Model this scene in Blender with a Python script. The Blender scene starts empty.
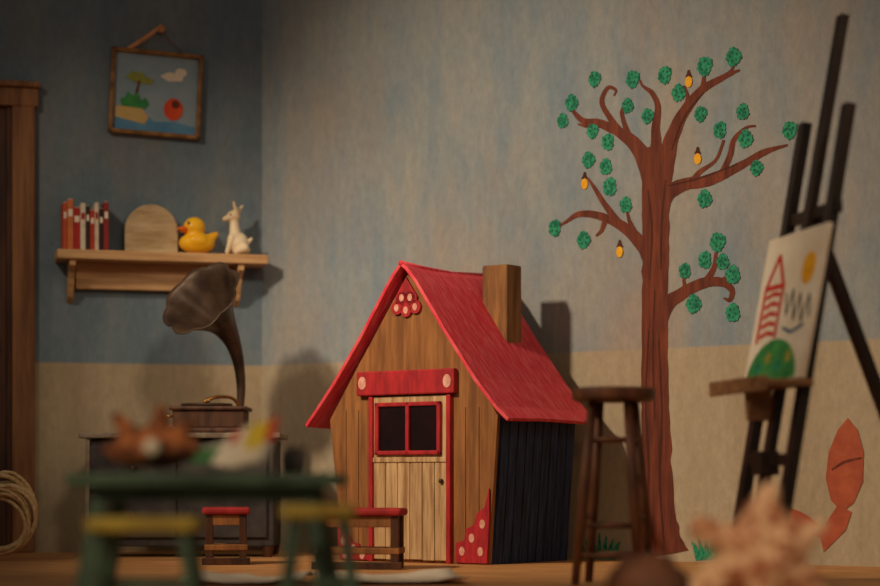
import bpy, bmesh, math, random
from mathutils import Vector, Matrix, noise as mnoise
random.seed(7)
sc = bpy.context.scene
def S(r,g,b):
    f=lambda c:(c/255/12.92) if c/255<=.04045 else ((c/255+.055)/1.055)**2.4
    return (f(r),f(g),f(b),1)
# ------------------------------------------------------------------ materials
def mat(name,c1,c2=None,scale=(6,6,6),rough=.65,bump=.15,detail=6,lo=.35,hi=.65,metal=0,bdist=.01,spec=.3):
    m=bpy.data.materials.new(name); m.use_nodes=True; nt=m.node_tree; N=nt.nodes; L=nt.links
    b=N['Principled BSDF']; b.inputs['Roughness'].default_value=rough; b.inputs['Metallic'].default_value=metal
    b.inputs['Specular IOR Level'].default_value=spec
    c2=c2 or tuple(x*.75 for x in c1[:3])+(1,)
    tc=N.new('ShaderNodeTexCoord'); mp=N.new('ShaderNodeMapping'); mp.inputs['Scale'].default_value=scale
    L.new(tc.outputs['Object'],mp.inputs['Vector'])
    n=N.new('ShaderNodeTexNoise'); n.inputs['Scale'].default_value=1; n.inputs['Detail'].default_value=detail; n.inputs['Roughness'].default_value=.6
    L.new(mp.outputs[0],n.inputs['Vector'])
    r=N.new('ShaderNodeValToRGB'); r.color_ramp.elements[0].position=lo; r.color_ramp.elements[1].position=hi
    r.color_ramp.elements[0].color=c1; r.color_ramp.elements[1].color=c2
    L.new(n.outputs['Fac'],r.inputs['Fac']); L.new(r.outputs['Color'],b.inputs['Base Color'])
    bp=N.new('ShaderNodeBump'); bp.inputs['Strength'].default_value=bump; bp.inputs['Distance'].default_value=bdist
    L.new(n.outputs['Fac'],bp.inputs['Height']); L.new(bp.outputs['Normal'],b.inputs['Normal'])
    return m
def wall_mat(name,up1,up2,up3,lo1,lo2,zline,bl=.7):
    m=bpy.data.materials.new(name); m.use_nodes=True; nt=m.node_tree; N=nt.nodes; L=nt.links
    b=N['Principled BSDF']; b.inputs['Roughness'].default_value=.85; b.inputs['Specular IOR Level'].default_value=.15
    g=N.new('ShaderNodeTexCoord')
    def noise(scale,det=5,ro=.6):
        mp=N.new('ShaderNodeMapping'); mp.inputs['Scale'].default_value=scale; L.new(g.outputs['Object'],mp.inputs['Vector'])
        n=N.new('ShaderNodeTexNoise'); n.inputs['Scale'].default_value=1; n.inputs['Detail'].default_value=det; n.inputs['Roughness'].default_value=ro
        L.new(mp.outputs[0],n.inputs['Vector']); return n.outputs['Fac']
    def ramp(fac,a,bb,lo,hi):
        r=N.new('ShaderNodeValToRGB'); r.color_ramp.elements[0].position=lo; r.color_ramp.elements[1].position=hi
        r.color_ramp.elements[0].color=a; r.color_ramp.elements[1].color=bb; L.new(fac,r.inputs['Fac']); return r.outputs['Color']
    def mix(f,a,bb,mode='MIX'):
        x=N.new('ShaderNodeMix'); x.data_type='RGBA'; x.blend_type=mode
        if hasattr(f,'links'): L.new(f,x.inputs[0])
        else: x.inputs[0].default_value=f
        L.new(a,x.inputs[6]); L.new(bb,x.inputs[7]); return x.outputs[2]
    streak=noise((3.6,3.6,1.0),6,.68); blotch=noise((1.5,1.5,.6),4,.6); fine=noise((30,30,16),6,.75)
    up=ramp(streak,up1,up2,.36,.64)
    K=(0,0,0,1)
    tan=N.new('ShaderNodeRGB'); tan.outputs[0].default_value=up3
    up=mix(ramp(blotch,K,(bl,bl,bl,1),.47,.68),up,tan.outputs[0])
    low=ramp(streak,lo1,lo2,.35,.65)
    sx=N.new('ShaderNodeSeparateXYZ'); L.new(g.outputs['Object'],sx.inputs[0])
    wob=N.new('ShaderNodeMath'); wob.operation='MULTIPLY_ADD'; L.new(fine,wob.inputs[0]); wob.inputs[1].default_value=.012; L.new(sx.outputs['Z'],wob.inputs[2])
    mr=N.new('ShaderNodeMapRange'); mr.inputs[1].default_value=zline-.003; mr.inputs[2].default_value=zline+.008; L.new(wob.outputs[0],mr.inputs[0])
    c=mix(mr.outputs[0],low,up)
    c=mix(.6,c,ramp(fine,(.70,.70,.70,1),(1.14,1.12,1.10,1),.3,.7),'MULTIPLY')
    L.new(c,b.inputs['Base Color'])
    bp=N.new('ShaderNodeBump'); bp.inputs['Strength'].default_value=.35; bp.inputs['Distance'].default_value=.006
    L.new(fine,bp.inputs['Height']); L.new(bp.outputs['Normal'],b.inputs['Normal'])
    return m
# ------------------------------------------------------------------ geometry helpers
def root(name,loc=(0,0,0),ang=0,tilt=None):
    e=bpy.data.objects.new(name,None); e.empty_display_size=.05
    m=Matrix.Translation(Vector(loc))@Matrix.Rotation(ang,4,'Z')
    if tilt is not None: m=m@tilt
    e.matrix_world=m; sc.collection.objects.link(e); return e
def obj(name,verts,faces,m,parent=None,smooth=False,bevel=0,solid=0):
    me=bpy.data.meshes.new(name); me.from_pydata([tuple(v) for v in verts],[],faces); me.update()
    bm=bmesh.new(); bm.from_mesh(me); bmesh.ops.recalc_face_normals(bm,faces=bm.faces); bm.to_mesh(me); bm.free()
    o=bpy.data.objects.new(name,me); sc.collection.objects.link(o)
    me.materials.append(m)
    if smooth:
        for p in me.polygons: p.use_smooth=True
    if parent: o.parent=parent
    if solid:
        s=o.modifiers.new('s','SOLIDIFY'); s.thickness=solid; s.offset=0
    if bevel:
        b=o.modifiers.new('b','BEVEL'); b.width=bevel; b.segments=2; b.limit_method='ANGLE'
    return o
def box(name,x0,x1,y0,y1,z0,z1,m,parent=None,bevel=.004):
    v=[(x,y,z) for x in (x0,x1) for y in (y0,y1) for z in (z0,z1)]
    f=[(0,1,3,2),(4,6,7,5),(0,4,5,1),(2,3,7,6),(0,2,6,4),(1,5,7,3)]
    return obj(name,v,f,m,parent,bevel=bevel)
def prism_xz(name,pts,y0,y1,m,parent=None,bevel=0):
    n=len(pts); v=[(p[0],y0,p[1]) for p in pts]+[(p[0],y1,p[1]) for p in pts]
    f=[tuple(range(n)),tuple(range(2*n-1,n-1,-1))]+[(i,(i+1)%n,n+(i+1)%n,n+i) for i in range(n)]
    return obj(name,v,f,m,parent,bevel=bevel)
def disc_xz(name,cx,cz,r,y0,y1,m,parent=None,rz=None,n=20,wob=0):
    rz=rz or r
    pts=[(cx+math.cos(a)*r*(1+wob*math.cos(5*a+cx*40)),cz+math.sin(a)*rz*(1+wob*math.cos(5*a+cx*40))) for a in [2*math.pi*i/n for i in range(n)]]
    return prism_xz(name,pts,y0,y1,m,parent)
def tube(name,pts,radii,m,parent=None,n=12,caps=True,lobes=0,solid=0,smooth=True):
    pts=[Vector(p) for p in pts]
    if not hasattr(radii,'__len__'): radii=[radii]*len(pts)
    V=[];F=[]; prev=None
    for i,p in enumerate(pts):
        t=(pts[min(i+1,len(pts)-1)]-pts[max(i-1,0)]).normalized()
        if prev is None:
            a=Vector((0,0,1)) if abs(t.z)<.9 else Vector((1,0,0)); u=t.cross(a).normalized()
        else: u=(prev-t*prev.dot(t)).normalized()
        prev=u; w=t.cross(u)
        for k in range(n):
            an=2*math.pi*k/n; r=radii[i]
            if lobes: r*=1+.05*(i/(len(pts)-1))**3*(abs(math.cos(lobes*an/2))*2-1)
            V.append(p+(u*math.cos(an)+w*math.sin(an))*r)
    for i in range(len(pts)-1):
        for k in range(n): F.append((i*n+k,i*n+(k+1)%n,(i+1)*n+(k+1)%n,(i+1)*n+k))
    if caps: F.append(tuple(range(n))); F.append(tuple(range((len(pts)-1)*n,len(pts)*n)))
    return obj(name,V,F,m,parent,smooth=smooth,solid=solid)
def smoothpath(pts,sub=6):
    P=[Vector(p) for p in pts]; out=[]
    for i in range(len(P)-1):
        a=P[max(i-1,0)];b=P[i];c=P[i+1];d=P[min(i+2,len(P)-1)]
        for j in range(sub):
            t=j/sub; out.append(.5*((2*b)+(c-a)*t+(2*a-5*b+4*c-d)*t*t+(3*b-a-3*c+d)*t**3))
    out.append(P[-1]); return out
def lathe(name,prof,c,m,parent=None,n=32):
    V=[];F=[]
    for r,z in prof:
        for k in range(n): V.append((c[0]+r*math.cos(2*math.pi*k/n),c[1]+r*math.sin(2*math.pi*k/n),z))
    for i in range(len(prof)-1):
        for k in range(n): F.append((i*n+k,i*n+(k+1)%n,(i+1)*n+(k+1)%n,(i+1)*n+k))
    F.append(tuple(range(n))); F.append(tuple(range((len(prof)-1)*n,len(prof)*n)))
    o=obj(name,V,F,m,parent,smooth=True)
    o.modifiers.new('e','EDGE_SPLIT').split_angle=.7
    return o
def beam(name,p0,p1,w,h,m,parent=None,side=(0,1,0),bevel=.003):
    p0=Vector(p0);p1=Vector(p1);t=(p1-p0).normalized();s=Vector(side);s=(s-t*s.dot(t)).normalized();q=t.cross(s)
    V=[]
    for p in (p0,p1):
        for a,b in((-1,-1),(1,-1),(1,1),(-1,1)): V.append(p+s*a*w/2+q*b*h/2)
    return obj(name,V,[(0,1,2,3),(7,6,5,4),(0,4,5,1),(1,5,6,2),(2,6,7,3),(3,7,4,0)],m,parent,bevel=bevel)
def blob(name,ells,cones,m,parent=None,voxel=.006,lump=0):
    """one continuous surface fused from ellipsoids (c,(rx,ry,rz)) and tapered limbs (p0,p1,r0,r1)"""
    bm=bmesh.new()
    for c,r in ells:
        bmesh.ops.create_icosphere(bm,subdivisions=3,radius=1,matrix=Matrix.Translation(Vector(c))@Matrix.Diagonal((*r,1)))
    for p0,p1,r0,r1 in cones:
        p0=Vector(p0);p1=Vector(p1)
        for j in range(9):
            t=j/8; bmesh.ops.create_icosphere(bm,subdivisions=2,radius=r0+(r1-r0)*t,matrix=Matrix.Translation(p0.lerp(p1,t)))
    if lump:
        for v in bm.verts: v.co+=v.normal*lump*mnoise.noise(v.co*18)
    me=bpy.data.meshes.new(name); bm.to_mesh(me); bm.free(); me.materials.append(m)
    o=bpy.data.objects.new(name,me); sc.collection.objects.link(o)
    if parent: o.parent=parent
    r=o.modifiers.new('r','REMESH'); r.mode='VOXEL'; r.voxel_size=voxel; r.use_smooth_shade=True
    s=o.modifiers.new('s','SMOOTH'); s.iterations=6; s.factor=.6
    return o

# ------------------------------------------------------------------ palette
M_floor=mat('floor_boards',S(208,154,98),S(160,110,64),(3,14,3),.6,.2)
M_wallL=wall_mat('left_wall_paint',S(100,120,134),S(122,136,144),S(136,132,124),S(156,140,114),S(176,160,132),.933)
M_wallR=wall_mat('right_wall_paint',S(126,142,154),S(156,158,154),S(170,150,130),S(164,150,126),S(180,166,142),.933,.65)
M_wood=mat('honey_wood',S(156,104,56),S(112,70,36),(26,26,2.5),.7,.3)
M_dwood=mat('dark_wood',S(88,54,34),S(50,30,20),(25,25,3),.5,.2)
M_bwood=mat('black_wood',S(60,46,38),S(34,26,22),(20,20,4),.45,.2)
M_jamb=mat('door_wood',S(150,104,66),S(104,66,38),(30,30,2),.6,.3)
M_shelf=mat('shelf_wood',S(216,176,126),S(172,128,84),(3,30,30),.6,.2)
M_cream=mat('cream_planks',S(206,174,128),S(146,108,72),(44,44,3),.7,.4)
M_red=mat('red_paint',S(182,38,44),S(140,26,34),(34,34,8),.65,.3)
M_roof=mat('roof_red_paint',S(208,46,64),S(230,106,108),(12,50,12),.55,.35,lo=.42,hi=.8)
M_navy=mat('navy_boards',S(48,62,98),S(22,28,48),(60,60,3),.7,.5)
M_dot=mat('white_dots',S(222,172,152),S(196,130,112),(50,50,50),.7)
M_glass=mat('dark_pane',S(34,12,12),S(18,6,8),rough=.15,bump=0,spec=.5)
M_teal=mat('teal_paint',S(84,110,88),S(56,76,62),(12,12,12),.6)
M_yel=mat('yellow_paint',S(196,172,72),S(150,128,52),(12,12,12),.6)
M_paper=mat('paper_white',S(240,230,210),S(222,206,182),(6,6,6),.8)
M_horn=mat('horn_bronze',S(84,66,52),S(50,38,32),(8,8,8),.45,.1,metal=.35)
M_brass=mat('brass',S(190,140,70),S(140,95,45),rough=.3,metal=.9,bump=0)
# ------------------------------------------------------------------ room
C=Vector((-.896,10.07,0)); aL=math.atan2(.2605,.9655); aR=-math.atan2(.581,.8139)
def wallbox(name,ang,x0,x1,m,h=3.3):
    r=box(name,x0,x1,0,.08,0,h,m,None,0); r.matrix_world=Matrix.Translation(C)@Matrix.Rotation(ang,4,'Z'); return r
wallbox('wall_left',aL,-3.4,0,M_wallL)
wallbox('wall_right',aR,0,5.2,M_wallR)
box('floor',-4.5,4.6,1.2,11.5,-.06,0,M_floor,None,0)

# door on the left wall (local x = along wall, -y = into the room)
dr=root('door_1',C,aL)
box('casing_right',-1.235,-1.125,-.05,-.001,0,2.27,M_jamb,dr,.008)
box('casing_inner',-1.26,-1.235,-.03,-.001,0,2.17,M_dwood,dr,.003)
box('casing_left',-2.3,-2.18,-.05,-.001,0,2.27,M_jamb,dr,.008)
box('header',-2.33,-1.11,-.055,-.001,2.17,2.26,M_jamb,dr,.006)
box('header_cap',-2.36,-1.10,-.075,-.001,2.26,2.29,M_jamb,dr,.008)
box('leaf',-2.18,-1.26,-.018,-.001,0.01,2.17,M_dwood,dr,.003)
for i,(a,b_) in enumerate([(.15,.95),(1.1,2.02)]):
    box(f'panel_{i}',-2.06,-1.38,-.03,-.018,a,b_,M_jamb,dr,.01)
lathe('knob',[(.0,1.0),(.02,1.0),(.03,1.02),(.02,1.05),(.0,1.055)],(-1.33,-.05),M_brass,dr,16)

# ------------------------------------------------------------------ tree mural painted on the right wall
mur=root('tree_mural',C,aR)
def W(px,py):      # sketch sheet coordinates -> metres on the wall
    p=(px-440)/2000; r=(10.07*p+.896)/(.8139+.581*p); Y=10.07-.581*r
    return (r,.354+(480-py)*Y/2000)
M_bark=mat('mural_bark',S(126,62,40),S(78,36,26),(34,34,4),.8,.25,lo=.3,hi=.7)
M_barkd=mat('mural_bark_dark',S(84,40,28),S(64,30,22),(34,34,4),.8,.1)
M_leaf=mat('mural_leaf',S(50,152,112),S(16,102,78),(60,60,60),.8,.2,lo=.4,hi=.6)
M_leafd=mat('mural_leaf_dark',S(18,96,68),S(10,78,56),(60,60,60),.8,.1)
M_fruit=mat('mural_fruit',S(244,184,34),S(220,150,22),(20,20,20),.8,.1)
M_fish=mat('mural_fish',S(178,92,62),S(150,70,46),(10,10,10),.8,.1)
layer=[0]
def stroke(name,pts,m=None,parent=None,rag=0):
    P=smoothpath([(a,b,w) for a,b,w in pts],7); Lf=[];Rt=[]
    for i,p in enumerate(P):
        t=(P[min(i+1,len(P)-1)]-P[max(i-1,0)]); t=Vector((t.x,t.y)); t.normalize(); n=Vector((-t.y,t.x))
        a=p.z/2*(1+.14*mnoise.noise(Vector((p.x*.09,p.y*.09,1)))); c=p.z/2*(1+.14*mnoise.noise(Vector((p.x*.09,p.y*.09,7))))
        Lf.append(W(p.x+n.x*a,p.y+n.y*a)); Rt.append(W(p.x-n.x*c,p.y-n.y*c))
    layer[0]+=1; y=-.0015-.00006*layer[0]
    k=len(P); V=[(a,y,b) for a,b in Lf]+[(a,y,b) for a,b in Rt]
    obj(name,V,[(i,i+1,k+i+1,k+i) for i in range(k-1)],m or M_bark,parent or mur)
stroke('trunk',[(662,556,56),(659,540,46),(656,510,38),(656,440,30),(655,380,27),(655,300,26),(656,240,27),(656,200,28),(657,172,30),(655,155,26),(653,146,16)])
for i,s in enumerate([
 [(655,196,16),(648,168,18),(638,148,15),(622,134,11),(602,124,9),(584,121,6),(574,112,4),(570,104,3)],
 [(600,122,6),(588,126,4),(578,124,2)],
 [(622,134,8),(610,118,6),(602,102,5),(608,88,4),(616,90,3),(614,96,2)],
 [(632,143,8),(626,128,5),(622,112,4),(627,104,2)],
 [(657,170,14),(656,130,9),(658,108,6),(653,94,5),(643,86,3),(640,80,2)],
 [(662,192,16),(666,162,18),(672,138,14),(684,112,11),(702,90,8),(722,78,6),(740,70,2)],
 [(684,112,7),(688,98,4),(684,86,3)],
 [(702,90,5),(704,78,4),(702,70,2)],
 [(722,78,4),(732,70,3),(734,62,2)],
 [(658,216,14),(668,194,15),(686,184,13),(712,180,10),(740,166,8),(765,152,6),(788,145,2)],
 [(720,178,7),(730,156,6),(734,140,5),(746,128,3),(756,126,2)],
 [(690,184,6),(700,172,5),(716,160,3),(724,140,3)],
 [(655,284,12),(648,254,15),(638,240,13),(622,226,10),(600,216,8),(580,214,6),(566,222,3),(556,228,2)],
 [(622,226,7),(606,206,6),(596,190,4),(588,178,2)],
 [(606,218,6),(602,230,4),(596,236,2)],
 [(640,240,6),(630,222,4),(627,208,2)],
 [(658,330,14),(666,306,15),(680,295,12),(700,284,11),(720,282,9),(732,290,6),(730,300,4),(724,298,2)],
 [(704,284,7),(714,268,5),(716,254,3),(718,246,2)],
 [(720,282,5),(728,276,3),(733,272,2)],
 [(686,292,5),(684,280,3),(684,272,2)]]): stroke(f'branch_{i}',s)
for i,s in enumerate([[(646,530,1),(649,470,2.5),(646,400,1.5),(649,330,1)],[(664,540,1),(660,480,2.5),(662,410,2),(659,340,1)],[(655,420,1),(653,350,2),(655,290,1)],[(650,280,1),(652,230,2),(648,190,1)],[(661,270,1),(662,220,2),(666,180,1)],[(668,186,1),(700,178,2),(738,164,1)],[(672,150,1),(684,118,2),(704,92,1)]]):
    stroke(f'bark_line_{i}',s,M_barkd)
for i,(x,y) in enumerate([(595,79),(633,79),(572,103),(563,121),(628,106),(593,131),(608,142),(648,116),(665,75),(679,93),(705,66),(734,57),(701,114),(720,130),(743,112),(746,139),(790,130),(757,168),(705,199),(606,167),(589,160),(610,187),(626,205),(555,228),(584,240),(718,242),(705,260),(723,262),(685,271),(733,275),(694,304),(733,313)]):
    cx,cz=W(x,y); rr=random.uniform(.028,.036); n=60; ph=random.random()*6
    def ring(q): return [(cx+math.cos(a)*rr*q*(1+.06*math.cos(11*a+ph)+.09*math.sin(4*a+ph)),cz+math.sin(a)*rr*q*1.18*(1+.06*math.cos(11*a+ph)+.09*math.sin(3*a+ph))) for a in [2*math.pi*k/n for k in range(n)]]
    obj(f'leaf_{i}',[(a,-.0046,b) for a,b in ring(1)],[tuple(range(n))],M_leaf,mur)
    for k in range(5):
        a=ph+k*1.26; dx=cx+math.cos(a)*rr*.5; dz=cz+math.sin(a)*rr*.55
        obj(f'leaf_{i}_spot_{k}',[(dx+math.cos(q)*.0045,-.0048,dz+math.sin(q)*.006) for q in [j*math.pi/4 for j in range(8)]],[tuple(range(8))],M_leafd,mur)
for i,(x,y) in enumerate([(689,82),(698,159),(585,184),(620,252)]):
    cx,cz=W(x,y); disc_xz(f'fruit_{i}',cx,cz,.017,-.0052,-.0048,M_fruit,mur,rz=.024)
    stroke(f'fruit_stalk_{i}',[(x,y-12,2),(x,y-8,4),(x,y-5,7)],M_barkd)
fm=root('fish_mural',C,aR)
def patch(name,pts,m,parent,y=-.003):
    q=[W(*p) for p in pts]; obj(name,[(a,y,b) for a,b in q],[tuple(range(len(q)))],m,parent)
patch('body',[(848,418),(858,430),(864,452),(863,482),(854,503),(842,512),(831,500),(826,478),(829,452),(838,430)],M_fish,fm)
patch('tail',[(838,505),(852,512),(846,530),(824,552),(820,535),(828,520)],M_fish,fm,-.0034)
stroke('fin',[(755,506,3),(775,512,14),(800,520,16),(826,536,8)],M_fish,fm)
stroke('mouth_line',[(832,470,2),(845,462,3),(862,458,2)],M_bark,fm)
gm=root('grass_mural',C,aR)
for j,x0 in enumerate((713,600)):
    for i in range(7):
        x=x0-14+i*4.6; stroke(f'blade_{j}_{i}',[(x,560,6),(x+(i-3)*1.2,547,4),(x+(i-3)*2.4,533+abs(i-3)*3,1)],M_leaf,gm)

# ------------------------------------------------------------------ playhouse
hs=root('playhouse',(-.103,8.595,0),-math.atan2(.6,.8))
fl=[(-.40,0),(.40,0),(.413,.2),(.432,.45),(.445,.62),(.28,.86),(0,1.21),(-.03,1.24),(-.3,.86),(-.465,.62),(-.445,.45),(-.41,.2)]
prism_xz('walls',fl,.0,.57,M_navy,hs)
for i in range(9):   # side board battens
    v=.035+i*.062
    beam(f'side_batten_{i}',(.402,v,.0),(.447,v,.615),.055,.008,M_navy,hs,bevel=.002)
prism_xz('front_wall',fl,-.022,-.0005,M_wood,hs,.003)
for i,u in enumerate([-.37,-.3,.28,.35]):
    box(f'groove_{i}',u-.0015,u+.0015,-.0235,-.0221,0.02,.66,M_dwood,hs,0)
# roof
prof_r=[(-.03,1.28),(.0,1.258),(.05,1.20),(.2,.985),(.36,.775),(.47,.655),(.53,.605)]
prof_l=[(-.03,1.28),(-.07,1.238),(-.12,1.17),(-.25,.98),(-.40,.78),(-.5,.662),(-.565,.59)]
def roofside(name,pr):
    V=[];F=[];k=len(pr); NV=7
    for j in range(NV):
        t=j/(NV-1); v=-.07+.685*t; sag=-.018*math.sin(math.pi*t)
        for (u,z) in pr: V.append((u,v,z+sag*(1-abs(u)/.6)+.003*math.sin(j*5+u*9)))
    for j in range(NV-1):
        for i in range(k-1): F.append((j*k+i,j*k+i+1,(j+1)*k+i+1,(j+1)*k+i))
    o=obj(name,V,F,M_roof,hs,smooth=False,solid=.016)
    b=o.modifiers.new('b','BEVEL'); b.width=.003; b.segments=2
    return o
roofside('roof_right',prof_r); roofside('roof_left',prof_l)
tube('ridge_cap',[(-.03,-.072,1.283),(-.03,.1,1.272),(-.03,.3,1.266),(-.03,.612,1.282)],.011,M_roof,hs,8)
M_chim=mat('chimney_wood',S(154,108,60),S(104,68,36),(26,26,3),.65,.25)
box('chimney',.09,.225,.36,.475,.88,1.30,M_chim,hs,.008)
# gable scallops
def dot(name,u,z,r,rr):
    disc_xz(name+'_red',u,z,r,-.034,-.022,M_red,hs); disc_xz(name+'_white',u,z,rr,-.036,-.034,M_dot,hs,rz=rr*1.3)
prism_xz('gable_trim',[(-.03,1.225),(-.09,1.14),(-.085,1.11),(.025,1.11),(.03,1.14)],-.034,-.0225,M_red,hs,.002)
for i,(u,z) in enumerate([(-.08,1.095),(-.03,1.083),(.02,1.095),(-.052,1.137),(-.007,1.137)]): dot(f'scallop_{i}',u,z,.029,.012)
# corner trims
def ctrim(nm,s,k=1):
    pts=[(s*.398,.005),(s*.235,.005),(s*.235,.09*k),(s*.28,.10*k),(s*.29,.15*k),(s*.33,.165*k),(s*.345,.215*k),(s*.385,.24*k),(s*.408,.32*k),(s*.410,.2*k)]
    prism_xz(nm,pts,-.034,-.0225,M_red,hs,.002)
    for i,(u,z) in enumerate([(.27,.055),(.32,.11),(.365,.055),(.375,.17)]):
        disc_xz(nm+f'_dot_{i}',s*u,z*k,.014,-.036,-.034,M_dot,hs,rz=.019)
ctrim('corner_trim_r',1); ctrim('corner_trim_l',-1,.5)
# door
box('lintel',-.29,.24,-.052,-.0225,.72,.825,M_red,hs,.006)
for i,(u,z) in enumerate([(-.255,.775),(.205,.772)]):
    disc_xz(f'lintel_dot_{i}',u,z,.021,-.055,-.052,M_dot,hs,rz=.028)
box('frame_l',-.228,-.206,-.045,-.0225,.0,.715,M_red,hs,.004)
box('frame_r',.192,.214,-.045,-.0225,.0,.715,M_red,hs,.004)
for i in range(6):
    w=.398/6; u=-.206+i*w
    box(f'door_plank_{i}',u+.0015,u+w-.0015,-.036,-.0225,.008+random.uniform(0,.006),.445,M_cream,hs,.003)
box('door_top',-.205,.191,-.034,-.0225,.446,.714,M_cream,hs,.002)
box('door_rail',-.205,.191,-.042,-.0225,.43,.452,M_cream,hs,.003)
wz0,wz1,wu0,wu1=.462,.688,-.19,.165
box('pane',wu0+.01,wu1-.01,-.038,-.0345,wz0+.01,wz1-.01,M_glass,hs,0)
for nm,a in {'top':(wu0,wu1,wz1-.018,wz1),'bottom':(wu0,wu1,wz0,wz0+.018),'left':(wu0,wu0+.02,wz0,wz1),'right':(wu1-.02,wu1,wz0,wz1),'mid':(-.022,-.003,wz0,wz1)}.items():
    box('window_'+nm,a[0],a[1],-.05,-.0345,a[2],a[3],M_red,hs,.004)
lathe('door_knob',[(0,.34),(.008,.342),(.011,.35),(.008,.358),(0,.36)],(.165,-.043),M_dwood,hs,12)

# ------------------------------------------------------------------ wall shelf + things on it
sh=root('wall_shelf',C,aL)
box('board',-1.03,-.003,-.2,-.001,1.42,1.466,M_shelf,sh,.006)
box('apron',-.93,-.12,-.05,-.001,1.29,1.42,M_shelf,sh,.005)
for nm,x in (('l',-.97),('r',-.15)):
    pr=[(-.18,1.42),(-.18,1.39),(-.12,1.36),(-.08,1.30),(-.05,1.25),(-.001,1.22),(-.001,1.42)]
    n=len(pr);V=[(x,a,b) for a,b in pr]+[(x+.03,a,b) for a,b in pr]
    obj('bracket_'+nm,V,[tuple(range(n)),tuple(range(2*n-1,n-1,-1))]+[(i,(i+1)%n,n+(i+1)%n,n+i) for i in range(n)],M_shelf,sh,bevel=.003)
bk=root('row_of_books',C,aL)
cols=[S(196,84,48),S(214,120,70),S(176,44,36),S(230,214,190),S(50,40,44),S(190,60,40),S(224,205,180),S(50,32,36),S(150,46,40)]
x=-1.0
for i,c in enumerate(cols):
    w=random.uniform(.019,.034); h=random.uniform(.19,.245); m=mat(f'book_cover_{i}',c,None,(20,20,20),.6)
    box(f'cover_{i}',x,x+w,-.16,-.02,1.4665,1.4665+h,m,bk,.003)
    box(f'label_{i}',x+.004,x+w-.004,-.1615,-.16,1.4665+h*.66,1.4665+h*.8,M_paper if i not in(3,6) else M_red,bk,0)
    box(f'pages_{i}',x+.003,x+w-.003,-.155,-.025,1.4665+h,1.4665+h+.002,M_paper,bk,0)
    x+=w+.001
ar=root('arched_wooden_board',C,aL)
pts=[(-.695,1.467),(-.435,1.467)]+[(-.565+.13*math.cos(a),1.58+.13*math.sin(a)) for a in [math.pi*k/20 for k in range(21)]]
M_arch=mat('pale_wood',S(206,184,146),S(166,138,98),(5,5,22),.7,.2)
prism_xz('board',pts,-.09,-.055,M_arch,ar,.006)
box('foot',-.67,-.46,-.13,-.03,1.4665,1.482,M_arch,ar,.004)
M_duck=mat('duck_yellow',S(250,196,40),S(240,170,30),(5,5,5),.35,0)
M_bill=mat('duck_bill',S(238,120,30),S(220,100,20),(5,5,5),.4,0)
dk=root('rubber_duck',C,aL)
bx,by,bz=-.345,-.11,1.4665
blob('body',[((bx,by,bz+.055),(.09,.062,.054)),((bx-.012,by,bz+.135),(.055,.05,.05)),((bx+.0,by-.05,bz+.065),(.045,.018,.03))],
     [((bx+.04,by,bz+.06),(bx+.098,by,bz+.105),.04,.012),((bx-.01,by,bz+.06),(bx-.012,by,bz+.11),.05,.045)],M_duck,dk,.005)
blob('bill',[((bx-.07,by-.015,bz+.124),(.032,.028,.011)),((bx-.062,by-.012,bz+.112),(.024,.022,.009))],[],M_bill,dk,.004)
M_eye=mat('eye_black',S(15,12,10),S(10,8,8),rough=.2,bump=0)
for s in (-1,1): blob(f'eye_{s+1}',[((bx-.045,by+s*.038,bz+.15),(.008,.008,.009))],[],M_eye,dk,.003)
M_fawn=mat('ceramic_cream',S(240,224,190),S(222,198,160),(8,8,8),.4,0)
fw=root('fawn_figurine',C,aL)
fx,fy,fz=-.155,-.12,1.4665
blob('body',[((fx+.012,fy,fz+.06),(.054,.036,.058)),((fx-.008,fy,fz+.195),(.034,.027,.029)),((fx+.03,fy,fz+.03),(.045,.038,.028))],
 [((fx+.0,fy,fz+.08),(fx-.006,fy,fz+.17),.034,.022),((fx-.02,fy,fz+.19),(fx-.055,fy-.01,fz+.178),.022,.013),
  ((fx+.004,fy-.014,fz+.21),(fx-.014,fy-.03,fz+.26),.013,.007),((fx+.01,fy+.012,fz+.21),(fx+.038,fy+.02,fz+.25),.013,.007),
  ((fx-.02,fy-.02,fz+.09),(fx-.045,fy-.022,fz+.012),.018,.012),((fx-.02,fy+.02,fz+.09),(fx-.034,fy+.024,fz+.012),.018,.012),
  ((fx+.04,fy-.03,fz+.035),(fx-.005,fy-.04,fz+.012),.024,.012),((fx+.055,fy,fz+.06),(fx+.08,fy,fz+.085),.015,.009)],M_fawn,fw,.004)
for s in(-1,1): blob(f'eye_{s+1}',[((fx-.028,fy+s*.024,fz+.2),(.005,.004,.006))],[],M_eye,fw,.002)

# picture frame
pf=root('framed_picture',C+Matrix.Rotation(aL,3,'Z')@Vector((-.536,0,2.268)),aL,Matrix.Rotation(math.radians(2.6),4,'Y'))
M_frame=mat('frame_gold_wood',S(160,114,60),S(104,70,36),(20,20,20),.5,.3)
w,h=.227,.212
for nm,a in {'top':(-w,w,h-.022,h),'bottom':(-w,w,-h,-h+.022),'left':(-w,-w+.022,-h,h),'right':(w-.022,w,-h,h)}.items():
    box('frame_'+nm,a[0],a[1],-.04,-.012,a[2],a[3],M_frame,pf,.006)
sky=mat('paint_sky',S(132,156,170),S(150,168,176),(6,6,6),.8)
sea=mat('paint_sea',S(80,130,170),S(100,150,180),(6,6,6),.8); sand=mat('paint_sand',S(216,190,124),S(200,168,104),(6,6,6),.8)
grn=mat('paint_green',S(76,158,84),S(44,122,64),(12,12,12),.8); orn=mat('paint_orange',S(230,96,44),S(206,56,44),(12,12,12),.8)
box('canvas',-w+.02,w-.02,-.018,-.012,-h+.02,h-.02,sky,pf,0)
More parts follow.
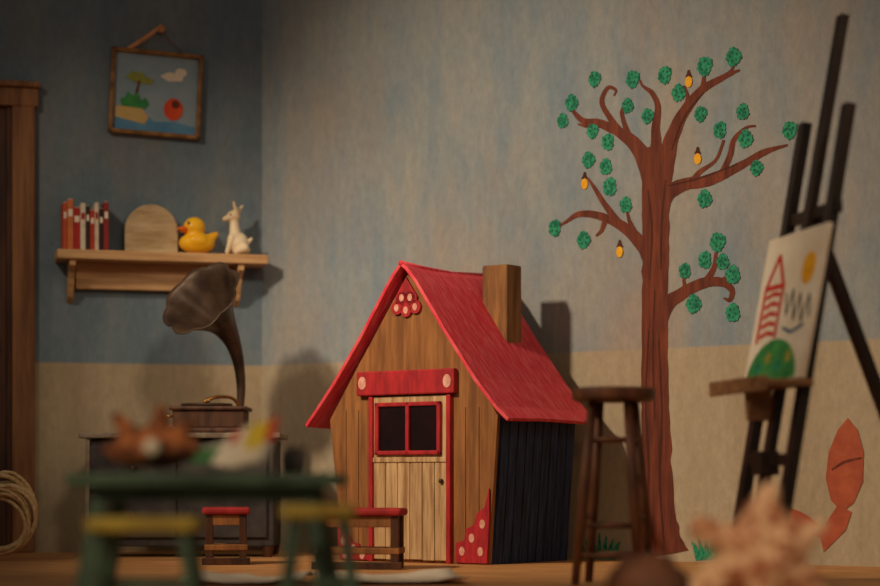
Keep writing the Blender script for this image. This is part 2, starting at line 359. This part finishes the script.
prism_xz('sea',[(-.2,-.19),(.2,-.19),(.2,-.15),(.1,-.13),(0,-.14),(-.05,-.10),(-.12,-.085),(-.2,-.09)],-.0195,-.018,sea,pf)
prism_xz('island',[(-.195,-.13),(-.05,-.155),(-.03,-.12),(-.07,-.075),(-.14,-.065),(-.195,-.08)],-.021,-.0195,sand,pf)
prism_xz('bush',[(-.165,-.075),(-.05,-.08),(-.03,-.055),(-.05,-.025),(-.07,-.04),(-.09,.0),(-.11,-.02),(-.14,.0),(-.15,-.03),(-.175,-.04)],-.022,-.021,grn,pf)
M_olive=mat('paint_olive',S(160,160,70),S(130,140,60),(20,20,20),.8)
disc_xz('palm_a',-.10,.075,.045,-.022,-.0205,M_olive,pf,rz=.025,wob=.2); disc_xz('palm_b',-.05,.06,.035,-.0225,-.022,M_olive,pf,rz=.018,wob=.2)
prism_xz('palm_trunk',[(-.105,-.02),(-.09,-.02),(-.078,.06),(-.087,.06)],-.0205,-.0195,M_bark,pf)
disc_xz('red_fish',.09,-.07,.048,-.022,-.0205,orn,pf,rz=.055)
disc_xz('red_fish_eye',.10,-.045,.02,-.0226,-.022,M_bark,pf)
disc_xz('cloud_a',.08,.09,.055,-.0205,-.019,M_paper,pf,rz=.022,wob=.1); disc_xz('cloud_b',.12,.115,.03,-.021,-.0205,M_paper,pf,rz=.022)
M_strap=mat('leather_strap',S(220,160,114),S(190,130,84),(10,10,10),.6)
tube('peg',[(.01,0.0,.315),(.01,-.05,.32)],[.013,.018],M_strap,pf,10)
tube('strap_left',smoothpath([(-.15,-.028,.205),(-.07,-.035,.265),(.0,-.04,.325),(.012,-.04,.332)],5),.011,M_strap,pf,8)
tube('strap_right',smoothpath([(.012,-.04,.332),(.05,-.03,.27),(.14,-.02,.205)],5),.003,M_jamb,pf,8)

# ------------------------------------------------------------------ cabinet + gramophone
cb=root('side_cabinet',(-1.19,9.35,0))
M_cab=mat('dark_painted_wood',S(62,56,54),S(38,34,36),(12,12,12),.65)
M_edge=mat('worn_edge',S(140,128,110),S(96,82,68),(12,12,12),.6)
box('body',-.43,.43,-.2,.22,.05,.54,M_cab,cb,.006); box('top',-.46,.46,-.23,.25,.545,.57,M_edge,cb,.006)
for i in range(2):
    for j in range(2):
        x0=-.41+j*.415; z0=.09+i*.22
        box(f'drawer_{i}{j}',x0,x0+.395,-.215,-.2,z0,z0+.2,M_cab,cb,.005)
        lathe(f'knob_{i}{j}',[(0,z0+.085),(.012,z0+.09),(.016,z0+.1),(.012,z0+.11),(0,z0+.115)],(x0+.2,-.222),M_dwood,cb,12)
box('side_strip',-.43,-.41,-.216,-.2,.05,.54,M_edge,cb,.003)
for i,(a,b_) in enumerate([(-.4,-.17),(.4,-.17),(-.4,.19),(.4,.19)]): lathe(f'foot_{i}',[(.02,0),(.03,.05)],(a,b_),M_dwood,cb,12)
gp=root('gramophone',(-1.07,9.35,.5705))
box('case_base',-.185,.185,-.15,.15,0,.025,M_dwood,gp,.008); box('case',-.165,.165,-.13,.13,.025,.105,M_dwood,gp,.006)
box('case_lid',-.18,.18,-.145,.145,.105,.125,M_dwood,gp,.008)
lathe('turntable',[(.11,.126),(.12,.132),(.12,.14),(.02,.143),(.004,.155)],(-.02,0),M_horn,gp,32)
tube('crank',[(-.165,0,.08),(-.21,0,.08),(-.215,0,.04),(-.25,0,.038)],.007,M_brass,gp,8)
path=smoothpath([(.125,.10,.12),(.13,.10,.22),(.12,.09,.33),(.095,.06,.43),(.055,.01,.51),(.01,-.05,.57),(-.035,-.12,.625)],6)
n=len(path); rad=[.014+.022*(i/(n-1))+.163*(i/(n-1))**4.0 for i in range(n)]
tube('horn',path,rad,M_horn,gp,64,caps=False,lobes=8,solid=.006)
tube('tone_arm',smoothpath([(.125,.08,.13),(.09,.05,.17),(.02,.0,.17),(-.03,-.02,.148)],5),.008,M_brass,gp,8)

# ------------------------------------------------------------------ red benches
M_seat=mat('red_cushion',S(176,44,44),S(130,28,32),(10,10,10),.7)
def bench(name,x,y,w,d,h,ang=0):
    r=root(name,(x,y,0),ang)
    box('seat',-w/2,w/2,-d/2,d/2,h-.03,h,M_seat,r,.01)
    for i,(a,b_) in enumerate([(-1,-1),(1,-1),(-1,1),(1,1)]):
        cx=a*(w/2-.03); cy=b_*(d/2-.03); box(f'leg_{i}',cx-.016,cx+.016,cy-.016,cy+.016,0,h-.03,M_dwood,r,.003)
    box('shelf',-w/2+.01,w/2-.01,-d/2+.01,d/2-.01,.06,.085,M_wood,r,.004)
    box('rail_front',-w/2+.02,w/2-.02,-d/2+.015,-d/2+.03,h-.075,h-.03,M_wood,r,.003)
    box('foot_rail',-w/2,w/2,-d/2,-d/2+.03,0,.03,M_dwood,r,.003)
bench('low_bench',-.32,8.0,.36,.22,.242,-.1); bench('low_bench',-.90,8.42,.2,.2,.24,.1)

# ------------------------------------------------------------------ bar stool
st=root('round_stool',(.59,6.8,0))
M_st=mat('stool_wood',S(120,74,46),S(72,42,28),(20,20,5),.5,.2)
lathe('seat',[(.0,.62),(.125,.62),(.14,.63),(.143,.65),(.138,.664),(.12,.668),(0,.666)],(0,0),M_st,st,40)
L4=[]
for i,a in enumerate([.5,.5+math.pi/2,.5+math.pi,.5+3*math.pi/2]):
    p0=Vector((.085*math.cos(a),.085*math.sin(a),.625)); p1=Vector((.155*math.cos(a),.155*math.sin(a),0)); L4.append((p0,p1))
    tube(f'leg_{i}',[p0,p0.lerp(p1,.5),p1],[.015,.019,.014],M_st,st,10)
for i in range(4):
    for j,z in enumerate([.49,.2,.1]):
        if j==1 and i%2: z+=.03
        t=1-z/.625; tube(f'rung_{i}{j}',[L4[i][0].lerp(L4[i][1],t),L4[(i+1)%4][0].lerp(L4[(i+1)%4][1],t)],.009,M_st,st,8)

# ------------------------------------------------------------------ easel with canvas
ez=root('painting_easel',(1.115,6.65,0),math.atan2(-.9787,.2055))   # x = along canvas (to camera), y = behind canvas
LE=.19
def yb(z): return LE*(z-.70)
beam('mast',(0,yb(.25)+.03,.25),(0,yb(1.91)+.01,1.91),.05,.03,M_bwood,ez,side=(1,0,0))
beam('post_far',(-.17,yb(0.0)+.035,0.006),(-.2,yb(1.58)+.02,1.58),.05,.035,M_bwood,ez,side=(1,0,0))
beam('post_near',(.22,yb(0.0)+.035,0.006),(.17,yb(1.58)+.02,1.58),.05,.035,M_bwood,ez,side=(1,0,0))
beam('back_leg',(0,yb(1.2)+.05,1.2),(0,.62,0.01),.05,.035,M_bwood,ez,side=(1,0,0))
beam('hinge_block',(0,yb(1.25)+.055,1.15),(0,yb(1.25)+.055,1.26),.07,.04,M_bwood,ez,side=(1,0,0))
for i,z in enumerate([.42,.22,1.24]): beam(f'crossbar_{i}',(-.2,yb(z)+.03,z),(.22,yb(z)+.03,z),.025,.04,M_bwood,ez,side=(0,1,0))
box('slider_block',-.04,.04,-.07,.0,.37,.45,M_bwood,ez,.004)
M_tray=mat('tray_wood',S(160,118,80),S(116,82,54),(20,5,20),.6)
box('tray',-.26,.26,-.13,.03,.655,.678,M_tray,ez,.004); box('tray_lip',-.26,.26,-.14,-.125,.64,.69,M_tray,ez,.003)
prism_xz('tray_bracket',[(-.03,.655),(.03,.655),(.01,.55),(-.01,.55)],-.1,-.02,M_tray,ez,.003)
cv=root('child_painting_canvas',(0,0,0)); cv.matrix_world=ez.matrix_world@Matrix.Translation((0,-.004,.6795))@Matrix.Rotation(-math.atan(LE),4,'X')
box('panel',-.26,.26,-.012,.006,0,.51,M_paper,cv,.003)
prism_xz('bush',[(-.24,.0)]+[(-.02+.22*math.cos(a),.005+.14*math.sin(a)) for a in [math.pi*(1-k/16) for k in range(17)]],-.0135,-.012,grn,cv)
for k in range(4):
    disc_xz(f'bush_lobe_{k}',-.15+.09*k,.05+.03*(k%2),.03,-.0145,-.0135,M_olive if k%2 else M_leaf,cv,rz=.02,wob=.2)
M_r=mat('crayon_red',S(214,60,40),S(190,44,36),(20,20,20),.8); M_b=mat('crayon_blue',S(90,120,150),S(60,80,110),(20,20,20),.8)
M_k=mat('crayon_dark',S(110,104,98),S(80,76,74),(20,20,20),.8)
def ink(nm,pts,wd,m,y=-.0135):
    P=[Vector((a,0,b)) for a,b in pts]
    for i in range(len(P)-1):
        t=(P[i+1]-P[i]).normalized(); q=Vector((-t.z,0,t.x))*wd/2
        obj(f'{nm}_{i}',[(v.x,y-.0003*i/10,v.z) for v in (P[i]-q,P[i+1]-q,P[i+1]+q,P[i]+q)],[(0,1,2,3)],m,cv)
ink('house_line',[(-.2,.14),(-.2,.33),(-.12,.44),(-.04,.33),(-.04,.15)],.022,M_r); ink('roof_line',[(-.21,.33),(-.03,.33)],.018,M_r)
for i in range(5): ink(f'scribble_{i}',[(-.18,.16+i*.034),(-.12,.172+i*.034),(-.06,.165+i*.034)],.015,M_r)
disc_xz('sun',.16,.37,.055,-.0135,-.012,M_fruit,cv)
ink('figures',[(.0,.30),(.03,.22),(.06,.31),(.10,.20),(.13,.29),(.17,.19),(.21,.28),(.24,.2)],.011,M_k)
ink('sky_line_b',[(.02,.18),(.1,.16),(.2,.18)],.012,M_b)

# ------------------------------------------------------------------ foreground table, stools and things on it
tb=root('low_table',(-.575,5.05,0))
box('top',-.33,.33,-.22,.22,.338,.37,M_teal,tb,.006)
box('apron_f',-.27,.27,-.17,-.15,.30,.338,M_teal,tb,.003); box('apron_b',-.27,.27,.15,.17,.30,.338,M_teal,tb,.003)
for i,(a,b_) in enumerate([(-1,-1),(1,-1),(-1,1),(1,1)]):
    beam(f'leg_{i}',(a*.25,b_*.15,.34),(a*.31,b_*.2,.006),.036,.036,M_teal,tb)
def kid(name,x,y,w,d,h):
    r=root(name,(x,y,0))
    box('seat',-w/2,w/2,-d/2,d/2,h-.032,h,M_yel,r,.008)
    for i,(a,b_) in enumerate([(-1,-1),(1,-1),(-1,1),(1,1)]):
        beam(f'leg_{i}',(a*(w/2-.03),b_*(d/2-.03),h-.034),(a*(w/2+.005),b_*(d/2),.004),.024,.024,M_teal,r)
    box('stretcher',-w/2+.02,w/2-.02,-.01,.01,.1,.125,M_teal,r,.003)
kid('child_stool',-.68,4.62,.25,.2,.268); kid('child_stool',-.28,4.66,.17,.17,.297)
M_clay=mat('brown_cloth',S(196,120,70),S(96,54,36),(18,18,18),.8,.3,lo=.42,hi=.58)
cl=root('crumpled_cloth',(-.72,5.02,.384))
blob('cloth',[((0,0,.04),(.12,.075,.04)),((-.05,.0,.06),(.05,.045,.045)),((.06,.01,.055),(.055,.045,.04))],
 [((-.03,0,.05),(-.09,0,.125),.040,.012),((.01,0,.06),(.02,.02,.145),.044,.014),((.05,0,.05),(.10,-.02,.12),.038,.012),((-.06,0,.045),(-.13,-.02,.05),.034,.012),((.0,-.04,.04),(.0,-.1,.035),.034,.016)],M_clay,cl,.006,.010)
blob('white_button',[((0.01,-.10,.05),(.024,.014,.024))],[],M_paper,cl,.004)
pp=root('painted_paper',(-.50,4.98,.386))
V=[]
for i in range(9):
    for j in range(7):
        u=i/8;t=j/6; V.append((-.12+.19*u+.03*t,-.03+.06*t+.02*math.sin(u*6),.004+.13*t*(.35+.65*u)+.006*math.sin(u*9+t*3)))
F=[(i*7+j,i*7+j+1,i*7+j+8,i*7+j+7) for i in range(8) for j in range(6)]
obj('sheet',V,F,M_paper,pp,smooth=True,solid=.003)
for i,(c,sel) in enumerate([(S(230,200,60),lambda i,j:i in(5,6) and j>1),(S(80,140,84),lambda i,j:i<2 and j<5),(S(220,80,50),lambda i,j:(i==7 and j>2) or (i==3 and j>3))]):
    m=mat(f'paint_daub_{i}',c,None,(20,20,20),.7); V2=[(v[0],v[1]-.003,v[2]+.001) for v in V]
    F2=[(a*7+b_,a*7+b_+1,a*7+b_+8,a*7+b_+7) for a in range(8) for b_ in range(6) if sel(a,b_)]
    obj(f'daub_{i}',V2,F2,m,pp,smooth=True)
pj=root('paint_jar',(-.375,5.12,.3715)); M_jar=mat('jar_grey',S(110,100,90),S(70,62,56),(8,8,8),.4)
lathe('jar',[(.03,0),(.034,.01),(.034,.05),(.028,.058),(.03,.066),(.0,.066)],(0,0),M_jar,pj,20)

# ------------------------------------------------------------------ things on the floor
rp=root('rope_coil',(-1.92,8.75,0),.2)
M_rope=mat('rope_fibre',S(220,196,150),S(180,150,104),(60,60,60),.9,.4)
pts=[]
for i in range(16*24):
    a=2*math.pi*i/24; k=i/24; q=1-.30*abs(math.sin(k*1.9)); rr=.185*q
    pts.append((rr*math.cos(a)*.85+.012*math.sin(k*2.5),.05*math.sin(k*1.7+a*.5)*.6-.02*math.sin(a),.03+rr+rr*math.sin(a)*.92+.01*math.sin(k*3)))
tube('rope',pts,.0085,M_rope,rp,6)
sf=root('starfish_ornament',(.735,4.62,0))
M_star=mat('starfish_tan',S(244,200,156),S(178,106,70),(26,26,26),.8,.6,lo=.44,hi=.58)
c0=Vector((0,0,.175)); cones=[]
for a,l,dy in [(82,.175,0),(30,.155,-.03),(150,.155,-.02),(212,.19,-.01),(-32,.19,.0),(270,.14,-.07)]:
    r=math.radians(a); p1=c0+Vector((math.cos(r)*l,dy,math.sin(r)*l*(.95))); p1.z=max(p1.z,.03); cones.append((c0,p1,.085,.02))
blob('star',[(c0,(.10,.075,.09))],cones,M_star,sf,.006,.024)
bt=root('leather_pouch',(.52,5.0,0)); M_pch=mat('pouch_brown',S(120,76,52),S(76,46,32),(10,10,10),.6)
blob('pouch',[((0,0,.08),(.11,.08,.078)),((.0,0,.13),(.06,.045,.04))],[((-.03,0,.14),(-.06,0,.16),.02,.014),((.03,0,.14),(.055,0,.16),.02,.012)],M_pch,bt,.007,.015)
def paper(name,x,y,w,d,ang):
    r=root(name,(x,y,0),ang); V=[];F=[];n=10
    for i in range(n):
        for j in range(n):
            u=i/(n-1)-.5;t=j/(n-1)-.5; V.append((u*w,t*d,.006+.03*(mnoise.noise(Vector((u*4+x,t*4,1)))+.6)*(.4+abs(u))))
    for i in range(n-1):
        for j in range(n-1): F.append((i*n+j,i*n+j+1,(i+1)*n+j+1,(i+1)*n+j))
    obj('sheet',V,F,M_paper,r,smooth=True,solid=.003)
paper('paper_sheet',-.18,6.95,.5,.5,.15); paper('paper_sheet',-.66,6.85,.36,.4,-.2)

# ------------------------------------------------------------------ lights
def spot(name,loc,tgt,power,col,size,blend,rad):
    l=bpy.data.lights.new(name,'SPOT'); l.energy=power; l.color=col; l.spot_size=math.radians(size); l.spot_blend=blend; l.shadow_soft_size=rad
    o=bpy.data.objects.new(name,l); sc.collection.objects.link(o); o.location=loc
    o.rotation_euler=(Vector(tgt)-Vector(loc)).to_track_quat('-Z','Y').to_euler(); return o
spot('key_spot',(-3.4,5.6,3.7),(.55,8.9,.8),1080,(1,.79,.56),52,1,.2)
spot('shelf_spot',(-2.6,6.9,3.3),(-1.4,9.7,1.4),110,(1,.80,.58),40,1,.12)
spot('corner_fill_spot',(.3,4.6,3.2),(-.85,9.6,.75),330,(1,.80,.58),26,1,.35)  # added fill: lightens the gramophone shadow and the left wall
spot('easel_fill_spot',(-1.9,4.7,3.0),(1.15,6.65,.95),130,(1,.78,.54),24,1,.12)  # extra light added to brighten the canvas beyond the key cone
spot('front_table_fill',(-1.6,2.2,2.4),(-.5,5.0,.2),150,(1,.74,.48),44,1,.15)  # added light for the dim foreground table and stools
spot('front_ornament_fill',(.2,2.2,2.2),(.74,4.6,.2),150,(1,.76,.52),26,1,.12)  # added light to lift the starfish ornament
spot('warm_fill_spot',(2.0,4.0,3.2),(1.2,8.0,1.0),80,(1,.64,.38),80,1,.5)
w=bpy.data.worlds.new('world'); sc.world=w; w.use_nodes=True
w.node_tree.nodes['Background'].inputs[0].default_value=(1,.86,.72,1); w.node_tree.nodes['Background'].inputs[1].default_value=.11
# ------------------------------------------------------------------ camera
cd=bpy.data.cameras.new('camera'); co=bpy.data.objects.new('camera',cd); sc.collection.objects.link(co); sc.camera=co
co.location=(0,0,.354); co.rotation_euler=(math.pi/2,0,0); cd.sensor_width=36; cd.lens=2000/880*36
cd.shift_y=(480-293)/880
cd.dof.use_dof=True; cd.dof.focus_distance=8.4; cd.dof.aperture_fstop=1.0
cd.clip_end=100
sc.view_settings.view_transform='Standard'
